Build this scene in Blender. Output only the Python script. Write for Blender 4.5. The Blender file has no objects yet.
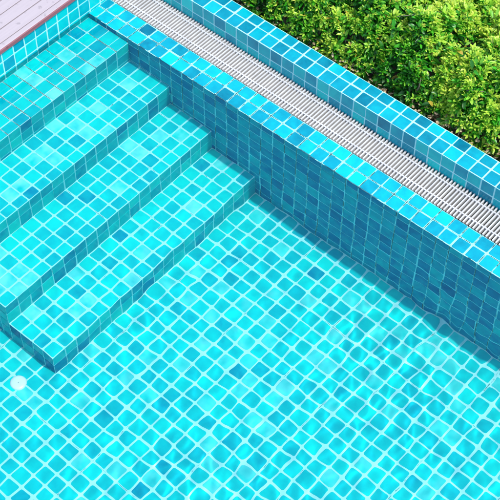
import bpy, math, random
import numpy as np
from mathutils import Matrix, Vector, noise as mnoise

T = 0.1                      # one mosaic tile with its joint, metres
rng = np.random.default_rng(7)
random.seed(7)
scene = bpy.context.scene
COL = scene.collection

# ------------------------------------------------------------------ layout, in tiles
XD = -19.73                  # face of the wall under the deck
ZT = [-0.60, -3.30, -5.90, -8.50]          # treads
XF = [-15.93, -12.20, -8.36, -4.45]        # step fronts
ZF = -11.05                  # pool floor
YE = -19.18                  # free end of the steps
YW = 2.0                     # outer edge of the overflow ledge
YK, KW, ZK = 4.41, 1.82, 1.566             # kerb: inner face, width, top
XMIN, XMAX, YMIN = XD, 34.0, -44.0
KOFF = -6.0                  # filled below: joint phase of the kerb

# ------------------------------------------------------------------ helpers
def link(o, parent=None):
    COL.objects.link(o)
    if parent is not None:
        o.parent = parent
    return o

def tag(o, label=None, cat=None, group=None, kind=None):
    if cat and not kind: kind = 'thing'
    if label: o['label'] = label
    if cat: o['category'] = cat
    if group: o['group'] = group
    if kind: o['kind'] = kind
    return o

def empty(name, loc=(0, 0, 0)):
    o = bpy.data.objects.new(name, None)
    o.empty_display_size = .1
    o.location = loc
    return link(o)

def mesh_obj(name, verts, faces, mats, parent=None, fmat=None, smooth=False, uvs=None, vcol=None):
    me = bpy.data.meshes.new(name)
    me.from_pydata([tuple(v) for v in verts], [], faces)
    for m in mats: me.materials.append(m)
    if fmat is not None: me.polygons.foreach_set('material_index', np.asarray(fmat, np.int32))
    if smooth: me.polygons.foreach_set('use_smooth', np.ones(len(me.polygons), bool))
    if uvs is not None:
        l = me.uv_layers.new(name='UVMap')
        l.data.foreach_set('uv', np.asarray(uvs, np.float32).ravel())
    if vcol is not None:
        a = me.attributes.new('tint', 'FLOAT_COLOR', 'POINT')
        a.data.foreach_set('color', np.asarray(vcol, np.float32).ravel())
    me.update()
    o = bpy.data.objects.new(name, me)
    return link(o, parent)

BOXF = [(0, 3, 2, 1), (4, 5, 6, 7), (0, 1, 5, 4), (1, 2, 6, 5), (2, 3, 7, 6), (3, 0, 4, 7)]
def boxv(x0, x1, y0, y1, z0, z1):
    return [(x*T, y*T, z*T) for x, y, z in
            ((x0, y0, z0), (x1, y0, z0), (x1, y1, z0), (x0, y1, z0), (x0, y0, z1), (x1, y0, z1), (x1, y1, z1), (x0, y1, z1))]

def box(name, x0, x1, y0, y1, z0, z1, mat, parent=None):
    return mesh_obj(name, boxv(x0, x1, y0, y1, z0, z1), BOXF, [mat], parent)

def bevel_box(name, x0, x1, y0, y1, z0, z1, mat, parent=None, w=.003, seg=2):
    o = box(name, x0, x1, y0, y1, z0, z1, mat, parent)
    m = o.modifiers.new('edge', 'BEVEL'); m.width = w; m.segments = seg
    return o

# ------------------------------------------------------------------ node materials
def new_mat(name):
    m = bpy.data.materials.new(name); m.use_nodes = True
    nt = m.node_tree; nt.nodes.clear()
    out = nt.nodes.new('ShaderNodeOutputMaterial')
    return m, nt, out

def N(nt, kind, **kw):
    n = nt.nodes.new(kind)
    for k, v in kw.items():
        if k.startswith('i_'):
            n.inputs[k[2:].replace('_', ' ')].default_value = v
        else:
            setattr(n, k, v)
    return n

def math_(nt, op, a, b=None, c=None, clamp=False):
    n = nt.nodes.new('ShaderNodeMath'); n.operation = op; n.use_clamp = clamp
    for i, v in enumerate((a, b, c)):
        if v is None: continue
        if isinstance(v, (int, float)): n.inputs[i].default_value = v
        else: nt.links.new(v, n.inputs[i])
    return n.outputs[0]

def ramp(nt, fac, stops):
    n = nt.nodes.new('ShaderNodeValToRGB')
    e = n.color_ramp.elements
    while len(e) < len(stops): e.new(0.5)
    for el, (p, c) in zip(e, stops):
        el.position = p; el.color = (*c, 1)
    nt.links.new(fac, n.inputs[0])
    return n.outputs[0]

def mixc(nt, f, a, b, mode='MIX'):
    n = nt.nodes.new('ShaderNodeMix'); n.data_type = 'RGBA'; n.blend_type = mode
    for sock, v in ((n.inputs[0], f), (n.inputs[6], a), (n.inputs[7], b)):
        if isinstance(v, (int, float)): sock.default_value = v
        elif isinstance(v, tuple): sock.default_value = (*v, 1)
        else: nt.links.new(v, sock)
    return n.outputs[2]

def tile_material(name, rough, ior, vary, stops):
    m, nt, out = new_mat(name)
    L = nt.links.new
    at = N(nt, 'ShaderNodeAttribute', attribute_name='tint')
    sep = N(nt, 'ShaderNodeSeparateColor'); L(at.outputs['Color'], sep.inputs[0])
    tc = N(nt, 'ShaderNodeTexCoord')
    n1 = N(nt, 'ShaderNodeTexNoise', noise_dimensions='4D', i_Scale=13.0, i_Detail=2.5, i_Roughness=.5, i_Distortion=.4)
    L(tc.outputs['Object'], n1.inputs['Vector'])
    w = math_(nt, 'MULTIPLY', sep.outputs[1], 60.0); L(w, n1.inputs['W'])
    n2 = N(nt, 'ShaderNodeTexNoise', noise_dimensions='4D', i_Scale=90.0, i_Detail=3.0)
    L(tc.outputs['Object'], n2.inputs['Vector']); L(w, n2.inputs['W'])
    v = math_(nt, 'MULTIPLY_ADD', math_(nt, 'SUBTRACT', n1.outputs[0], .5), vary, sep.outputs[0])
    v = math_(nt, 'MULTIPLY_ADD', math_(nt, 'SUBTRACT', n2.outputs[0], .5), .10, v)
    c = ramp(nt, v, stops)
    # soft pale cyan patches on some tiles, masked by noise
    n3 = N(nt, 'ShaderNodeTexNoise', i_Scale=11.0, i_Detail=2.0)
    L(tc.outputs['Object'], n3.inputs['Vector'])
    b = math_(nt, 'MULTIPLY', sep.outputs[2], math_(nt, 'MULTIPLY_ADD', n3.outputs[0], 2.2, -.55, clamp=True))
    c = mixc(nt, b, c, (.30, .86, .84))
    p = N(nt, 'ShaderNodeBsdfPrincipled', i_Roughness=rough)
    p.inputs['IOR'].default_value = ior
    L(c, p.inputs['Base Color'])
    bp = N(nt, 'ShaderNodeBump', i_Strength=.12, i_Distance=.002)
    n4 = N(nt, 'ShaderNodeTexNoise', noise_dimensions='4D', i_Scale=35.0, i_Detail=1.0)
    L(tc.outputs['Object'], n4.inputs['Vector']); L(w, n4.inputs['W'])
    L(n4.outputs[0], bp.inputs['Height']); L(bp.outputs[0], p.inputs['Normal'])
    L(p.outputs[0], out.inputs[0])
    return m

def grout_material(name, col, dark=0.0, dw=.02, cover=.5, darkcol=(.02, .055, .05), scale=6.0):
    """pale grout; a crack line along the joint where the noise mask lets it show"""
    m, nt, out = new_mat(name)
    L = nt.links.new
    uv = N(nt, 'ShaderNodeUVMap')
    s = N(nt, 'ShaderNodeSeparateXYZ'); L(uv.outputs[0], s.inputs[0])
    tc = N(nt, 'ShaderNodeTexCoord')
    n = N(nt, 'ShaderNodeTexNoise', i_Scale=40.0, i_Detail=4.0)
    L(tc.outputs['Object'], n.inputs['Vector'])
    c = mixc(nt, n.outputs[0], tuple(x*.86 for x in col), tuple(min(.9, x*1.1) for x in col))
    if dark > 0:
        wn = N(nt, 'ShaderNodeTexNoise', i_Scale=55.0, i_Detail=2.0)
        L(tc.outputs['Object'], wn.inputs['Vector'])
        du = math_(nt, 'MINIMUM', s.outputs[0], math_(nt, 'SUBTRACT', 1.0, s.outputs[0]))
        dv = math_(nt, 'MINIMUM', s.outputs[1], math_(nt, 'SUBTRACT', 1.0, s.outputs[1]))
        d = math_(nt, 'MINIMUM', du, dv)
        wv = math_(nt, 'MULTIPLY', wn.outputs[0], dw*2)
        line = math_(nt, 'LESS_THAN', d, wv)
        mk = N(nt, 'ShaderNodeTexNoise', i_Scale=scale, i_Detail=3.0, i_Roughness=.65)
        L(tc.outputs['Object'], mk.inputs['Vector'])
        mask = math_(nt, 'MULTIPLY_ADD', mk.outputs[0], 9.0, -9.0*(1-cover), clamp=True)
        c = mixc(nt, math_(nt, 'MULTIPLY', math_(nt, 'MULTIPLY', line, mask), dark), c, darkcol)
    p = N(nt, 'ShaderNodeBsdfPrincipled', i_Roughness=.6)
    L(c, p.inputs['Base Color']); L(p.outputs[0], out.inputs[0])
    return m

def plain(name, col, rough=.5, var=.15, scale=30.0, bump=.0, spec=.5):
    m, nt, out = new_mat(name)
    L = nt.links.new
    tc = N(nt, 'ShaderNodeTexCoord')
    n = N(nt, 'ShaderNodeTexNoise', i_Scale=scale, i_Detail=5.0)
    L(tc.outputs['Object'], n.inputs['Vector'])
    c = mixc(nt, n.outputs[0], tuple(x*(1-var) for x in col), tuple(min(.95, x*(1+var)) for x in col))
    p = N(nt, 'ShaderNodeBsdfPrincipled', i_Roughness=rough)
    p.inputs['Specular IOR Level'].default_value = spec
    L(c, p.inputs['Base Color'])
    if bump:
        b = N(nt, 'ShaderNodeBump', i_Strength=bump, i_Distance=.004)
        L(n.outputs[0], b.inputs['Height']); L(b.outputs[0], p.inputs['Normal'])
    L(p.outputs[0], out.inputs[0])
    return m

M_TILE = tile_material('glazed_turquoise_mosaic', .24, 1.36, .42,
    [(0.0, (.0005, .11, .18)), (.3, (.0005, .255, .345)), (.6, (.0005, .43, .44)), (1.0, (.001, .62, .58))])
M_WET = tile_material('submerged_turquoise_mosaic', .25, 1.10, .62,
    [(0.0, (.001, .11, .26)), (.3, (.001, .24, .40)), (.6, (.001, .455, .51)), (1.0, (.002, .68, .625))])   # glaze seen through water: hardly any mirror
G_DRY = grout_material('pale_grout', (.32, .64, .67))
G_LEDGE = grout_material('ledge_grout', (.27, .62, .62), dark=.95, dw=.028, cover=.56, scale=9.0)
G_WALL = grout_material('pool_wall_grout', (.32, .80, .84), dark=.9, dw=.032, cover=.56, scale=5.0)
G_TREAD1 = grout_material('upper_tread_grout', (.50, .78, .78), dark=.9, dw=.026, cover=.60, darkcol=(.10, .08, .06), scale=7.0)
G_STEP = grout_material('step_grout', (.42, .82, .82), dark=.8, dw=.02, cover=.40, scale=9.0)
G_RISER = grout_material('riser_grout', (.30, .80, .82), dark=.8, dw=.02, cover=.42, scale=9.0)
G_FLOOR = grout_material('floor_grout', (.44, .83, .80), dark=.75, dw=.017, cover=.47, darkcol=(.01, .13, .14), scale=13.0)
M_CORE = plain('render_coat', (.45, .62, .64), .7)

# ------------------------------------------------------------------ tiled sheets
def rrect(u0, u1, v0, v1, r, seg=2):
    pts = []
    for cx, cy, a0 in ((u1-r, v1-r, 0), (u0+r, v1-r, 90), (u0+r, v0+r, 180), (u1-r, v0+r, 270)):
        for k in range(seg+1):
            a = math.radians(a0+90*k/seg)
            pts.append((cx+r*math.cos(a), cy+r*math.sin(a)))
    return pts

def joints(a, b, phase=0.0, step=1.0):
    """joint positions between a and b, whole tiles counted from phase"""
    k0 = math.ceil((a-phase)/step+1e-6)
    out = [a]
    x = phase+k0*step
    while x < b-1e-6:
        if x-out[-1] > .25: out.append(x)
        x += step
    if b-out[-1] < .25 and len(out) > 1: out.pop()
    out.append(b)
    return out

def tiled(name, O, U, V, ju, jv, grout_mat, parent=None, gap=.1, r=.10, h=.022, shade=(.7, .22), pale_freq=.0,
          pale_amt=.7, skip=None, jitter=.012, dark=.1, dk=.35, wet=True, su=None, sv=None):
    """mosaic in the plane O + u*U + v*V: a grout bed with one low rounded tile per cell"""
    O, U, V = (np.array(a, float) for a in (O, U, V)); Nn = np.cross(U, V)
    verts, faces, fm, uvs, tint = [], [], [], [], []
    def P(u, v, w): return (O+u*U+v*V+w*Nn)*T
    for i in range(len(ju)-1):
        for j in range(len(jv)-1):
            u0, u1, v0, v1 = ju[i], ju[i+1], jv[j], jv[j+1]
            cu, cv = (u0+u1)/2, (v0+v1)/2
            if skip and skip(cu, cv): continue
            b = len(verts)
            verts += [P(u0, v0, 0), P(u1, v0, 0), P(u1, v1, 0), P(u0, v1, 0)]
            tint += [(0, 0, 0, 1)]*4
            faces.append((b, b+1, b+2, b+3)); fm.append(1); 
            ua, ub = (0 if su is None or su(i) else .3), (1 if su is None or su(i+1) else .7)
            va, vb = (0 if sv is None or sv(j) else .3), (1 if sv is None or sv(j+1) else .7)
            uvs += [(ua, va), (ub, va), (ub, vb), (ua, vb)]
            if u1-u0 < gap+.06 or v1-v0 < gap+.06: continue
            g = gap/2
            ja = rng.normal(0, jitter, 4)
            su0, su1, sv0, sv1 = u0+g+ja[0], u1-g+ja[1], v0+g+ja[2], v1-g+ja[3]
            rr = min(r, (su1-su0)*.4, (sv1-sv0)*.4)
            bev = min(.022, rr*.5)
            tl = rng.normal(0, .006, 2)
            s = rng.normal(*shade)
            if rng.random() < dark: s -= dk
            bl = pale_amt*rng.uniform(.6, 1) if rng.random() < pale_freq else 0
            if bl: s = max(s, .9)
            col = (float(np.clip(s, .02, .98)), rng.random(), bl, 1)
            o1 = rrect(su0, su1, sv0, sv1, rr); o2 = rrect(su0+bev, su1-bev, sv0+bev, sv1-bev, max(rr-bev, .01))
            n = len(o1); b = len(verts)
            for (uu, vv) in o1: verts.append(P(uu, vv, -.003))
            for (uu, vv) in o1: verts.append(P(uu, vv, h-bev*.6+tl[0]*(uu-cu)+tl[1]*(vv-cv)))
            for (uu, vv) in o2: verts.append(P(uu, vv, h+tl[0]*(uu-cu)+tl[1]*(vv-cv)))
            tint += [col]*(3*n)
            for k in range(n):
                k2 = (k+1) % n
                for ring in (0, 1):
                    a = b+ring*n
                    faces.append((a+k, a+k2, a+n+k2, a+n+k)); fm.append(0); uvs += [(.5, .5)]*4
            faces.append(tuple(b+2*n+k for k in range(n))); fm.append(0); uvs += [(.5, .5)]*n
    return mesh_obj(name, verts, faces, [M_WET if wet else M_TILE, grout_mat], parent, fm, False, uvs, tint)

RECV = []
EPS = .03
# ---- pool floor
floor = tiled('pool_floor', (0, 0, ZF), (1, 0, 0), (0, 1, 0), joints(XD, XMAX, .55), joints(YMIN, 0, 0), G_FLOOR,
              gap=.132, r=.11, shade=(.80, .10), pale_freq=.14, pale_amt=.42, dk=.12, su=lambda i: i % 5 == 2 or i % 13 == 4, sv=lambda j: j % 17 == 5,
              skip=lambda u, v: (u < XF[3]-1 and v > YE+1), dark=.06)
tag(floor, kind='structure'); RECV.append(floor)

# ---- overflow wall: core, tiled ledge and inner face
ow = empty('overflow_wall', (0, 0, ZF*T))
tag(ow, 'submerged turquoise tiled overflow wall, two tiles thick, between the pool and the white grating', 'pool wall')
def local(o, e):             # keep world coordinates under an Empty
    o.matrix_parent_inverse = Matrix.Translation(-Vector(e.location)); return o
local(box('wall_core', XD-.5, XMAX, .02, YW-.03, ZF-1, -.02, M_CORE, ow), ow)
jx = joints(XD, XMAX, 0)
ledge = local(tiled('ledge', (0, 0, .0), (1, 0, 0), (0, 1, 0), jx, [-.02, 1, 1.98], G_LEDGE, ow, gap=.105, r=.07,
                    shade=(.40, .11), dark=.15, dk=.12, wet=False), ow)
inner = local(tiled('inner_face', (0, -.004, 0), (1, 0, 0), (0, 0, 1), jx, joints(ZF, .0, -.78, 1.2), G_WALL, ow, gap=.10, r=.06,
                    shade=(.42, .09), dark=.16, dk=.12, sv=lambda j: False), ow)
RECV += [ledge, inner]

# ---- steps
st = empty('pool_steps', ((XD+XF[3])/2*T, YE/2*T, ZF*T))
tag(st, 'flight of four broad submerged steps in turquoise mosaic going down into the pool', 'steps')
xb = [XD]+XF
for k in range(4):
    core = local(box('step', xb[k]-.02, xb[k+1]-.02, YE+.02, -.01, ZF-.5, ZT[k]-.02, M_CORE, st), st)
    def sub(o):
        o.parent = core; o.matrix_parent_inverse = core.matrix_parent_inverse.copy(); return o
    g = G_TREAD1 if k == 0 else G_STEP
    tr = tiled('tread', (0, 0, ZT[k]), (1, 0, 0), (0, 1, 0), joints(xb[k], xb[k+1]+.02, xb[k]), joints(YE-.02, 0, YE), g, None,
               gap=(.085, .105, .115, .125)[k], r=(.07, .08, .09, .10)[k], shade=(.82, .13), pale_freq=(.12, .17, .12, .10)[k], pale_amt=.9, dark=.06, dk=.10, su=(lambda i: False) if k == 0 else (lambda i: i == 2))
    zl = ZT[k+1] if k < 3 else ZF
    rs = tiled('riser', (xb[k+1], 0, 0), (0, 1, 0), (0, 0, 1), joints(YE-.02, 0, YE), joints(zl, ZT[k], ZT[k], 1.18), G_RISER, None,
               gap=.08, r=.06, shade=(.70, .13), dark=.15, dk=.16)
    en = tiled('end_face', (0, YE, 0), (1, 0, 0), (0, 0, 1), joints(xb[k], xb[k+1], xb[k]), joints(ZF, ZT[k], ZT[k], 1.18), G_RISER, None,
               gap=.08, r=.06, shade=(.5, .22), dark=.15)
    for o in (tr, rs, en):
        COL.objects.unlink(o); COL.objects.link(o); o.parent = core
        o.matrix_parent_inverse = Matrix.Translation(-Vector(st.location)) @ Matrix.Identity(4)
        o.matrix_parent_inverse = (Matrix.Translation(st.location) @ core.matrix_parent_inverse).inverted()
        RECV.append(o)

# ---- wall under the deck
dw = empty('deck_wall', (XD*T, 0, ZF*T))
tag(dw, 'short upright turquoise tiled wall with white grout carrying the pale deck edge', 'wall')
local(box('wall_core', XD-2, XD-.02, YMIN, YK+KW, ZF-1, 2.12, M_CORE, dw), dw)
dface = local(tiled('tile_facing', (XD, 0, 0), (0, 1, 0), (0, 0, 1), joints(YMIN, YK, .18), [-.82-k for k in range(10, -1, -1)]+[.18, 1.18, 2.14],
                    G_DRY, dw, gap=.10, r=.06, shade=(.50, .10), dark=.1, dk=.12, wet=False), dw)
RECV.append(dface)

# ---- kerb beyond the grating
kb = empty('raised_kerb', (0, (YK+KW/2)*T, 0))
tag(kb, 'raised turquoise tiled kerb with thick pale grout between the white grating and the hedge', 'kerb')
local(box('kerb_core', XD-.5, XMAX, YK+.02, YK+KW-.005, -3.5, ZK-.02, M_CORE, kb), kb)
jk = joints(XD, XMAX, KOFF)
ktop = local(tiled('kerb_top', (0, 0, ZK), (1, 0, 0), (0, 1, 0), jk, [YK-.02, YK+1, YK+KW+.02], G_DRY, kb, gap=.10, r=.05,
                   shade=(.29, .10), dark=.14, dk=.12, wet=False), kb)
kface = local(tiled('kerb_face', (0, YK, 0), (1, 0, 0), (0, 0, 1), jk, [-3.4, -2.4, -1.4, -.4, ZK-1.0, ZK], G_DRY, kb, gap=.09, r=.05,
                    shade=(.45, .14), dark=.1, dk=.15, wet=False), kb)

# ---- gutter channel and grating
M_DARK = plain('wet_gutter_render', (.05, .085, .085), .4)
gb = box('gutter_bed', XD, XMAX, YW, YK, -3.3, -1.9, M_DARK); tag(gb, kind='structure')
M_WHITE = plain('white_moulded_plastic', (.44, .435, .425), .45, .22, 14.0)
gr = empty('gutter_grating', (0, (YW+YK)/2*T, 0))
tag(gr, 'long white slotted plastic grating covering the overflow gutter beside the raised kerb', 'grating')
def slat_panel():
    v, f = [], []
    per = .243; w = .108
    x = XD+.1
    ya, yb = YW+.05, YK-.03
    while x < XMAX-.2:
        dx = random.uniform(-.006, .006); dz = random.uniform(-.008, .008)
        b = len(v)
        zb = -.32
        prof = [(-w*.36, zb), (w*.36, zb), (w*.5, -.02), (w*.44, .012), (-w*.44, .012), (-w*.5, -.02)]
        ys = ((ya, .75), (ya+.03, 1), (yb-.03, 1), (yb, .75))
        for yy, s in ys:
            for px, pz in prof: v.append(((x+dx+px*s)*T, yy*T, (pz*s+dz-.03)*T))
        n = len(prof)
        for k in range(3):
            for q in range(n):
                q2 = (q+1) % n
                f.append((b+k*n+q, b+k*n+q2, b+(k+1)*n+q2, b+(k+1)*n+q))
        f.append(tuple(b+q for q in range(n-1, -1, -1))); f.append(tuple(b+3*n+q for q in range(n)))
        x += per
    # fix orientation with bmesh-free recalculation below
    return v, f
v, f = slat_panel()
sp = local(mesh_obj('slat_panel', v, f, [M_WHITE], gr), gr)
gw = YK-YW
for fr in (.25, .81):
    yc = YW+gw*fr
    local(bevel_box('rail', XD+.05, XMAX, yc-.05, yc+.05, -.40, -.02, M_WHITE, gr, .0012, 2), gr)

# ---- timber deck
def wood(name, col, var=.12):
    m, nt, out = new_mat(name)
    L = nt.links.new
    tc = N(nt, 'ShaderNodeTexCoord'); mp = N(nt, 'ShaderNodeMapping'); mp.inputs['Scale'].default_value = (60, 3, 30)
    L(tc.outputs['Object'], mp.inputs[0])
    n = N(nt, 'ShaderNodeTexNoise', i_Scale=1.0, i_Detail=6.0, i_Roughness=.65); L(mp.outputs[0], n.inputs['Vector'])
    n2 = N(nt, 'ShaderNodeTexNoise', i_Scale=25.0, i_Detail=5.0); L(tc.outputs['Object'], n2.inputs['Vector'])
    c = mixc(nt, n.outputs[0], tuple(x*(1-var) for x in col), tuple(min(.9, x*(1+var)) for x in col))
    sp_ = math_(nt, 'MULTIPLY_ADD', n2.outputs[0], 8.0, -4.9, clamp=True)
    c = mixc(nt, math_(nt, 'MULTIPLY', sp_, .55), c, tuple(x*.45 for x in col))
    p = N(nt, 'ShaderNodeBsdfPrincipled', i_Roughness=.65); L(c, p.inputs['Base Color'])
    b = N(nt, 'ShaderNodeBump', i_Strength=.25, i_Distance=.002); L(n.outputs[0], b.inputs['Height']); L(b.outputs[0], p.inputs['Normal'])
    L(p.outputs[0], out.inputs[0])
    return m
M_DECK = wood('bleached_deck_board', (.345, .30, .315), .12)
M_NOSE = wood('weathered_red_timber', (.22, .075, .09), .35)
dk = empty('wooden_deck', ((XD-8)*T, -8*T, 2.14*T))
tag(dk, 'whitish timber deck of narrow boards with a worn red brown front edge', 'deck')
local(box('joist_bed', -60, XD-2.1, YMIN, 9, -6, 2.02, M_DARK, dk), dk)
edges = [-20.06-1.0*k for k in range(0, 24)]
x1 = -19.62
for k, x0 in enumerate(edges):
    if k == 0: continue
    w0, w1 = x0+.04, edges[k-1]-.04
    local(bevel_box('board', w0, w1, YMIN, 9, 2.06, 2.40+random.uniform(-.01, .01), M_DECK, dk, .002, 2), dk)
local(bevel_box('front_board', -20.05, -19.66, YMIN, 9, 2.15, 2.405, M_DECK, dk, .004, 2), dk)
local(bevel_box('nosing', -19.655, -19.56, YMIN, 9, 2.06, 2.385, M_NOSE, dk, .003, 2), dk)

# ---- floor inlet: white disc with hub hole and rim
M_INLET = plain('white_inlet_plastic', (.82, .83, .82), .35, .03)
def lathe(name, prof, n, mat, parent=None, loc=(0, 0, 0)):
    v, f = [], []
    for r_, z_ in prof:
        for k in range(n):
            a = 2*math.pi*k/n; v.append((r_*math.cos(a), r_*math.sin(a), z_))
    for i in range(len(prof)-1):
        for k in range(n):
            k2 = (k+1) % n
            f.append((i*n+k, i*n+k2, (i+1)*n+k2, (i+1)*n+k))
    o = mesh_obj(name, v, f, [mat], parent, None, True)
    o.location = loc
    return o
IX, IY = -5.72, -21.21
inl = empty('floor_inlet', (IX*T, IY*T, (ZF+.03)*T))
tag(inl, 'small round white floor inlet on the pool bottom near the lowest step', 'pool inlet')
c_ = lathe('cover', [(.0035, .003), (.0035, .0105), (.006, .0115), (.034, .0125), (.048, .010), (.054, .0055), (.056, 0), (.056, -.003)], 40, M_INLET, inl)
h_ = lathe('screw', [(.0032, .004), (.0032, .0085), (.0001, .009)], 12, plain('dull_steel', (.3, .33, .33), .4), inl)
RECV += [c_, h_]

# ---- water
def water():
    x0, x1, y0, y1 = XD-.04, XMAX, YMIN, .06
    nx, ny = 860, 700
    X = np.linspace(x0, x1, nx); Y = np.linspace(y0, y1, ny)
    XX, YY = np.meshgrid(X, Y)
    Z = np.zeros_like(XX)
    r = np.random.default_rng(21)
    comps = []
    for lam, slope, cnt in ((1.05, .022, 7), (1.5, .030, 8), (2.1, .026, 7), (3.4, .014, 6), (8.0, .010, 4)):
        for _ in range(cnt):
            l = lam*r.uniform(.8, 1.25); a = r.uniform(0, 2*np.pi)
            k = 2*np.pi/l
            amp = slope/np.sqrt(cnt)*np.sqrt(2)/k
            ph = r.uniform(0, 6.28)
            Z += amp*np.sin(k*(XX*np.cos(a)+YY*np.sin(a))+ph + .8*np.sin(.21*XX+.3*YY+ph))
    FINE = np.zeros_like(XX)
    for _ in range(9):
        k = 2*np.pi/r.uniform(.5, .8); a = r.uniform(0, 2*np.pi)
        FINE += .015/3*1.41/k*np.sin(k*(XX*np.cos(a)+YY*np.sin(a))+r.uniform(0, 6.28)+.9*np.sin(.4*XX-.3*YY))
    Z += FINE/(1+np.exp(-(XX-5)/2.0))
    amp = .62+.30*np.sin(.23*XX+.11*YY+1.0)*np.sin(.17*YY-.1*XX+.4)
    amp *= 1+1.1*np.exp(-(((XX-13)/4)**2+((YY+2)/3)**2))     # livelier by the far part of the wall
    calm = np.clip((XX-XF[3])/9+.42, .26, 1)                  # calmer over the upper steps
    edge = np.clip(.22-YY*.13, .22, 1)
    Z = Z*amp*calm*edge*WAVE
    v = np.stack([XX*T, YY*T, Z*T], -1).reshape(-1, 3)
    idx = np.arange(nx*ny).reshape(ny, nx)
    q = np.stack([idx[:-1, :-1], idx[:-1, 1:], idx[1:, 1:], idx[1:, :-1]], -1).reshape(-1, 4)
    me = bpy.data.meshes.new('pool_water')
    me.vertices.add(len(v)); me.vertices.foreach_set('co', v.astype(np.float32).ravel())
    me.loops.add(q.size); me.loops.foreach_set('vertex_index', q.astype(np.int32).ravel())
    me.polygons.add(len(q)); me.polygons.foreach_set('loop_start', np.arange(0, q.size, 4, dtype=np.int32))
    me.polygons.foreach_set('use_smooth', np.ones(len(q), bool))
    me.update(calc_edges=True); me.validate()
    m, nt, out = new_mat('clear_pool_water')
    g = N(nt, 'ShaderNodeBsdfGlass', i_Roughness=0.0, i_IOR=1.333)
    g.inputs['Color'].default_value = (.80, .99, 1, 1)
    nt.links.new(g.outputs[0], out.inputs[0])
    me.materials.append(m)
    o = link(bpy.data.objects.new('pool_water', me))
    tag(o, kind='structure')
    return o
WAVE = .50
wt = water()
wt.cycles.is_caustics_caster = True
for o in RECV: o.cycles.is_caustics_receiver = True

# ---- the pool's other sides and the ground round it (outside the picture)
M_PAVE = plain('pale_paving', (.42, .40, .37), .8, .15, 8.0)
M_SOIL = plain('dry_brown_soil', (.085, .058, .035), .95, .5, 25.0, .6)
pw = mesh_obj('pool_side_walls', boxv(XMAX, XMAX+2, YMIN-2, YK+KW, -13, .4)+boxv(XD, XMAX, YMIN-2, YMIN, -13, .4),
              BOXF+[tuple(i+8 for i in q) for q in BOXF], [plain('far_wall_tile', (.002, .42, .52), .2, .3, 40.0)])
tag(pw, kind='structure')
pv = mesh_obj('terrace_ground', [(a*T, b*T, -.1*T) for a, b in ((XMAX+2, -900), (900, -900), (900, YK+KW), (XMAX+2, YK+KW),
              (-900, -900), (XMAX+2, -900), (XMAX+2, YMIN-2), (-900, YMIN-2), (-900, YMIN-2), (-60, YMIN-2), (-60, 9), (-900, 9))],
              [(0, 1, 2, 3), (4, 5, 6, 7), (8, 9, 10, 11)], [M_PAVE]); tag(pv, kind='structure')
soil_v, soil_f = [], []
nx, ny = 90, 40
for j in range(ny):
    for i in range(nx):
        x = -26+i*.6; y = YK+KW+.004+j*.4
        z = .15+.12*mnoise.noise((x*.6, y*.6, 3))+.06*mnoise.noise((x*2, y*2, 9))
        soil_v.append((x*T, y*T, z*T))
for j in range(ny-1):
    for i in range(nx-1):
        a = j*nx+i; soil_f.append((a, a+1, a+nx+1, a+nx))
so = mesh_obj('soil_bed', soil_v, soil_f, [M_SOIL], None, None, True); tag(so, kind='structure')
fg = mesh_obj('garden_ground', [(a*T, b*T, -.25*T) for a, b in ((-900, YK+KW), (900, YK+KW), (900, 900), (-900, 900))], [(0, 1, 2, 3)], [M_SOIL])
tag(fg, kind='structure')

# ------------------------------------------------------------------ hedge
def leaf_material(name):
    m, nt, out = new_mat(name)
    L = nt.links.new
    at = N(nt, 'ShaderNodeAttribute', attribute_name='tint')
    p = N(nt, 'ShaderNodeBsdfPrincipled', i_Roughness=.38)
    p.inputs['Specular IOR Level'].default_value = .45
    L(at.outputs['Color'], p.inputs['Base Color'])
    t = N(nt, 'ShaderNodeBsdfTranslucent')
    L(mixc(nt, 1.0, at.outputs['Color'], (1.35, 1.5, .5), 'MULTIPLY'), t.inputs['Color'])
    mx = N(nt, 'ShaderNodeMixShader'); mx.inputs[0].default_value = .32
    L(p.outputs[0], mx.inputs[1]); L(t.outputs[0], mx.inputs[2]); L(mx.outputs[0], out.inputs[0])
    return m
M_LEAF = leaf_material('hedge_leaf'); M_DRYLEAF = leaf_material('fallen_dry_leaf')

# one leaf, unit length along +x, folded on its midrib, curling down
LV = np.array([(0, 0, 0), (.36, .24, .05), (.36, 0, 0), (.36, -.24, .05), (.74, .19, .02), (.74, 0, -.03), (.74, -.19, .02), (1, 0, -.10)])
LF = np.array([(0, 2, 1), (0, 3, 2), (1, 2, 5), (1, 5, 4), (2, 3, 6), (2, 6, 5), (4, 5, 7), (5, 6, 7)])

def leaves_mesh(name, mats3, lens, widths, pos, cols, mat, parent=None):
    n = len(pos)
    V = np.repeat(LV[None], n, 0).copy()
    V[:, :, 0] *= lens[:, None]; V[:, :, 1] *= widths[:, None]; V[:, :, 2] *= lens[:, None]
    V = np.einsum('nij,nkj->nki', mats3, V)+pos[:, None, :]
    F = (LF[None]+np.arange(n)[:, None, None]*8).reshape(-1, 3)
    me = bpy.data.meshes.new(name)
    me.vertices.add(n*8); me.vertices.foreach_set('co', (V.reshape(-1, 3)*T).astype(np.float32).ravel())
    me.loops.add(F.size); me.loops.foreach_set('vertex_index', F.astype(np.int32).ravel())
    me.polygons.add(len(F)); me.polygons.foreach_set('loop_start', np.arange(0, F.size, 3, dtype=np.int32))
    me.update(calc_edges=True)
    a = me.attributes.new('tint', 'FLOAT_COLOR', 'POINT')
    c = np.repeat(np.concatenate([cols, np.ones((n, 1))], 1)[:, None, :], 8, 1)
    a.data.foreach_set('color', c.astype(np.float32).ravel())
    me.materials.append(mat)
    return link(bpy.data.objects.new(name, me), parent)

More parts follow.
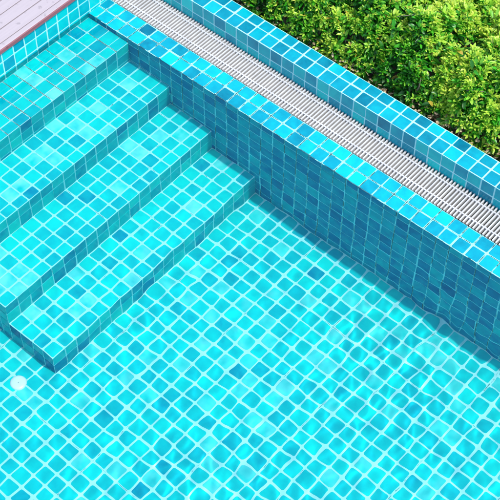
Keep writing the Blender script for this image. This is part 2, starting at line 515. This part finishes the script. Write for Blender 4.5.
def basis(d, roll):
    """rows->columns: x axis along d, random roll"""
    d = d/np.linalg.norm(d, axis=1, keepdims=True)
    ref = np.where(np.abs(d[:, 2:3]) < .92, np.array([[0, 0, 1.]]), np.array([[1., 0, 0]]))
    y = np.cross(ref, d); y /= np.linalg.norm(y, axis=1, keepdims=True)
    z = np.cross(d, y)
    c, s = np.cos(roll)[:, None], np.sin(roll)[:, None]
    return np.stack([d, c*y+s*z, -s*y+c*z], -1)

YH = YK+KW
def hedge_top(x, y):
    """height of the leafy surface over (x, y); the front shoulders in bumps"""
    yf = YH+.5+.05*max(0, x)+.5*mnoise.noise((x*.33, 1.7, 0))+.35*mnoise.noise((x*.9, 7.7, 0))
    t = (y-yf)/1.9
    if t <= 0: return None
    base = 1.2+4.6*(1-math.exp(-1.25*t))
    return base+1.4*mnoise.noise((x*.40, y*.40, 5.0))+.9*mnoise.noise((x*1.1, y*1.1, 11.0))

P, D, SC, KIND = [], [], [], []
tries = 0
while len(P) < 9400:
    tries += 1
    x = random.uniform(-22, 17); y = random.uniform(YH+.2, YH+13)
    zt = hedge_top(x, y)
    if zt is None: continue
    e = .3
    zx, zy = hedge_top(x+e, y), hedge_top(x, y+e)
    nx_ = -(zx-zt)/e if zx else 0; ny_ = -(zy-zt)/e if zy else -1.2
    nv = np.array((nx_, ny_, 1.0)); area = np.linalg.norm(nv)
    if random.random() > min(1, area/2.6): continue
    nv /= area
    dep = random.expovariate(1/.55)
    if dep > 2.6: continue
    z = zt-dep
    if z < .5 or (z < 3.0 and random.random() > .25+.25*z): continue
    # loose bare spots
    if mnoise.noise((x*.8, y*.8, z*.8+20)) > .31: continue
    d = nv*.8+np.array((0, 0, .55))+np.array([random.gauss(0, .42) for _ in range(3)])
    P.append((x, y, z)); D.append(d); SC.append(random.uniform(.62, 1.4)); KIND.append(dep)
P = np.array(P); D = np.array(D); SC = np.array(SC); KIND = np.array(KIND)
mats, lens, wids, pos, cols = [], [], [], [], []
B = basis(D, rng.uniform(0, 6.28, len(P)))
young = np.array([mnoise.noise((a*.35, b*.35, 40.0))+np.clip(.04*(a-1)+.05*(b-11)+.10, -.35, .55) for a, b, c in P])
for lvl in range(4):                       # four whorls from the sprig's tip down
    for leaf in range(3 if lvl else 4):
        n = len(P)
        ang = rng.uniform(-.3, .3, n)+leaf*6.283/(3 if lvl else 4)+lvl*1.05
        spread = (.55, .95, 1.2, 1.4)[lvl]+rng.normal(0, .16, n)
        loc = np.stack([np.cos(spread), np.sin(spread)*np.cos(ang), np.sin(spread)*np.sin(ang)], -1)
        d = np.einsum('nij,nj->ni', B, loc)
        ln = (.29, .42, .50, .50)[lvl]*SC*rng.uniform(.8, 1.2, n)
        mm = basis(d, rng.normal(0, .35, n))
        # turn blades to face outwards along the sprig
        pos.append(P-D/np.linalg.norm(D, axis=1, keepdims=True)*(lvl*.20*SC)[:, None]+d*.02)
        mats.append(mm); lens.append(ln); wids.append(ln*rng.uniform(.70, .95, n))
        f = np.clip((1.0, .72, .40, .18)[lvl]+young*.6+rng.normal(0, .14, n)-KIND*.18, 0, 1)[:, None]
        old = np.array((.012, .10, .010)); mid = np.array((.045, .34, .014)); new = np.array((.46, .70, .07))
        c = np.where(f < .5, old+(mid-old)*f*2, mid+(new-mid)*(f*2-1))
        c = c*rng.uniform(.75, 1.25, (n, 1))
        yel = rng.random(n) < .012
        c[yel] = (.45, .33, .05)
        cols.append(c)
mats, lens, wids, pos, cols = (np.concatenate(a) for a in (mats, lens, wids, pos, cols))
keep = rng.random(len(pos)) > .10
keep &= ~((pos[:, 1] < YH+.02) & (pos[:, 2] < ZK+.05))
hd = empty('hedge', (-2*T, (YH+6)*T, 0))
tag(hd, 'dense clipped green hedge with yellow green shoots growing along the raised kerb', 'hedge')
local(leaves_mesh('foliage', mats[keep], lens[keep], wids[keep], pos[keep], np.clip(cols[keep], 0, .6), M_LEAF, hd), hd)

def tube(name, pts, rads, mat, parent=None, n=7):
    pts = [Vector(p) for p in pts]
    v, f = [], []
    for i, p in enumerate(pts):
        d = (pts[min(i+1, len(pts)-1)]-pts[max(i-1, 0)]).normalized()
        a = d.orthogonal().normalized(); b = d.cross(a)
        for k in range(n):
            t = 2*math.pi*k/n
            v.append((p+rads[i]*(math.cos(t)*a+math.sin(t)*b))*T)
    for i in range(len(pts)-1):
        for k in range(n):
            k2 = (k+1) % n
            f.append((i*n+k, i*n+k2, (i+1)*n+k2, (i+1)*n+k))
    f.append(tuple(range(n-1, -1, -1))); f.append(tuple((len(pts)-1)*n+k for k in range(n)))
    return mesh_obj(name, v, f, [mat], parent, None, True)
M_BARK = plain('grey_brown_bark', (.10, .075, .052), .85, .35, 60.0, .5)
M_TWIG = plain('bare_grey_twig', (.20, .17, .14), .8, .25, 80.0)
for k in range(34):                                     # stems through the hedge
    x = -20+k*1.1+random.uniform(-.4, .4); y = YH+random.uniform(.7, 2.4)
    pts = [(x, y, 0)]; h = random.uniform(1.8, 3.3)
    dx, dy = random.uniform(-.25, .25), random.uniform(.0, .45)
    for q in range(1, 6):
        pts.append((x+dx*q*h/5+random.uniform(-.15, .15), y+dy*q*h/5+random.uniform(-.12, .12), h*q/5))
    local(tube('stem', pts, [.12*(1-.14*q) for q in range(6)], M_BARK, hd), hd)
for k in range(9):                                     # bare twigs poking out
    x = random.uniform(-9, 13); y = YH+random.uniform(.9, 6)
    z = hedge_top(x, y)
    if z is None: continue
    d = Vector((random.uniform(-1, 1), random.uniform(-.8, .5), random.uniform(-.1, .5)))
    pts = []; p_ = Vector((x, y, z-.35))
    for q in range(7):
        pts.append(tuple(p_)); p_ = p_+d*.30; d += Vector([random.gauss(0, .28) for _ in range(3)])
    local(tube('bare_twig', pts, [.035*(1-.11*q) for q in range(7)], M_TWIG, hd, 5), hd)

# fallen leaves under the hedge
n = 2600
lx = rng.uniform(-22, 17, n); ly = YH+.05+np.abs(rng.normal(0, 1.6, n))
lz = rng.uniform(.22, .42, n)
caught = rng.random(n) < .30                         # some hang in the lower branches
ly[caught] = YH+rng.uniform(.15, 1.3, caught.sum()); lz[caught] = rng.uniform(.4, 1.5, caught.sum())
pos = np.stack([lx, ly, lz], -1)
d = np.stack([np.cos(a := rng.uniform(0, 6.28, n)), np.sin(a), rng.normal(0, .25, n)], -1)
tone = rng.random((n, 1))
cols = np.array((.20, .13, .06))*(1-tone)+np.array((.60, .48, .32))*tone
ll = leaves_mesh('leaf_litter', basis(d, rng.normal(0, .5, n)), rng.uniform(.18, .42, n), rng.uniform(.18, .42, n), pos, cols, M_DRYLEAF)
tag(ll, 'pale dry fallen leaves lying on the soil under the hedge', 'leaf litter', kind='stuff')

# ------------------------------------------------------------------ camera
Rm = np.array([[0.7571045, 0.65325312, 0.00728972], [0.52587087, -0.60277497, -0.60010179], [-0.38762431, 0.45817322, -0.79989043]])
Cp = np.array([33.83249937, -45.68789961, 65.50183413])*T
cam = bpy.data.cameras.new('camera'); co = link(bpy.data.objects.new('camera', cam))
mw = Matrix.Identity(4)
for i in range(3):
    mw[i][0] = Rm[0][i]; mw[i][1] = -Rm[1][i]; mw[i][2] = -Rm[2][i]; mw[i][3] = Cp[i]
co.matrix_world = mw
cam.sensor_width = 36; cam.sensor_fit = 'HORIZONTAL'; cam.lens = 36*1359.7/500
cam.clip_start = .1; cam.clip_end = 500
scene.camera = co

# ------------------------------------------------------------------ light
sdir = Vector((.50, .065, 1.0)).normalized()             # towards the sun
el = math.asin(sdir.z); az = math.atan2(sdir.x, sdir.y)
sl = bpy.data.lights.new('sun', 'SUN'); sl.energy = 2.0; sl.angle = math.radians(1.0); sl.color = (1, .96, .90)
so_ = link(bpy.data.objects.new('sun', sl)); so_.rotation_euler = sdir.to_track_quat('Z', 'Y').to_euler()
so_.location = sdir*20
sl.cycles.is_caustics_light = True
w = bpy.data.worlds.new('World'); scene.world = w; w.use_nodes = True
nt = w.node_tree; nt.nodes.clear()
sky = nt.nodes.new('ShaderNodeTexSky'); sky.sky_type = 'NISHITA'; sky.sun_disc = False
sky.sun_elevation = el; sky.sun_rotation = az; sky.air_density = 1.0; sky.dust_density = 1.5
bg = nt.nodes.new('ShaderNodeBackground'); bg.inputs[1].default_value = .15
wo = nt.nodes.new('ShaderNodeOutputWorld')
nt.links.new(sky.outputs[0], bg.inputs[0]); nt.links.new(bg.outputs[0], wo.inputs[0])

scene.view_settings.view_transform = 'Standard'; scene.view_settings.look = 'None'
scene.view_settings.gamma = 1; scene.view_settings.use_curve_mapping = False
scene.view_settings.exposure = 1.2
scene.render.engine = 'CYCLES'
cy = scene.cycles
cy.max_bounces = 14; cy.diffuse_bounces = 5; cy.glossy_bounces = 4; cy.transmission_bounces = 8
cy.caustics_refractive = True; cy.caustics_reflective = False
cy.sample_clamp_indirect = 6.0
cy.use_denoising = True
try: cy.denoiser = 'OPENIMAGEDENOISE'
except Exception: pass
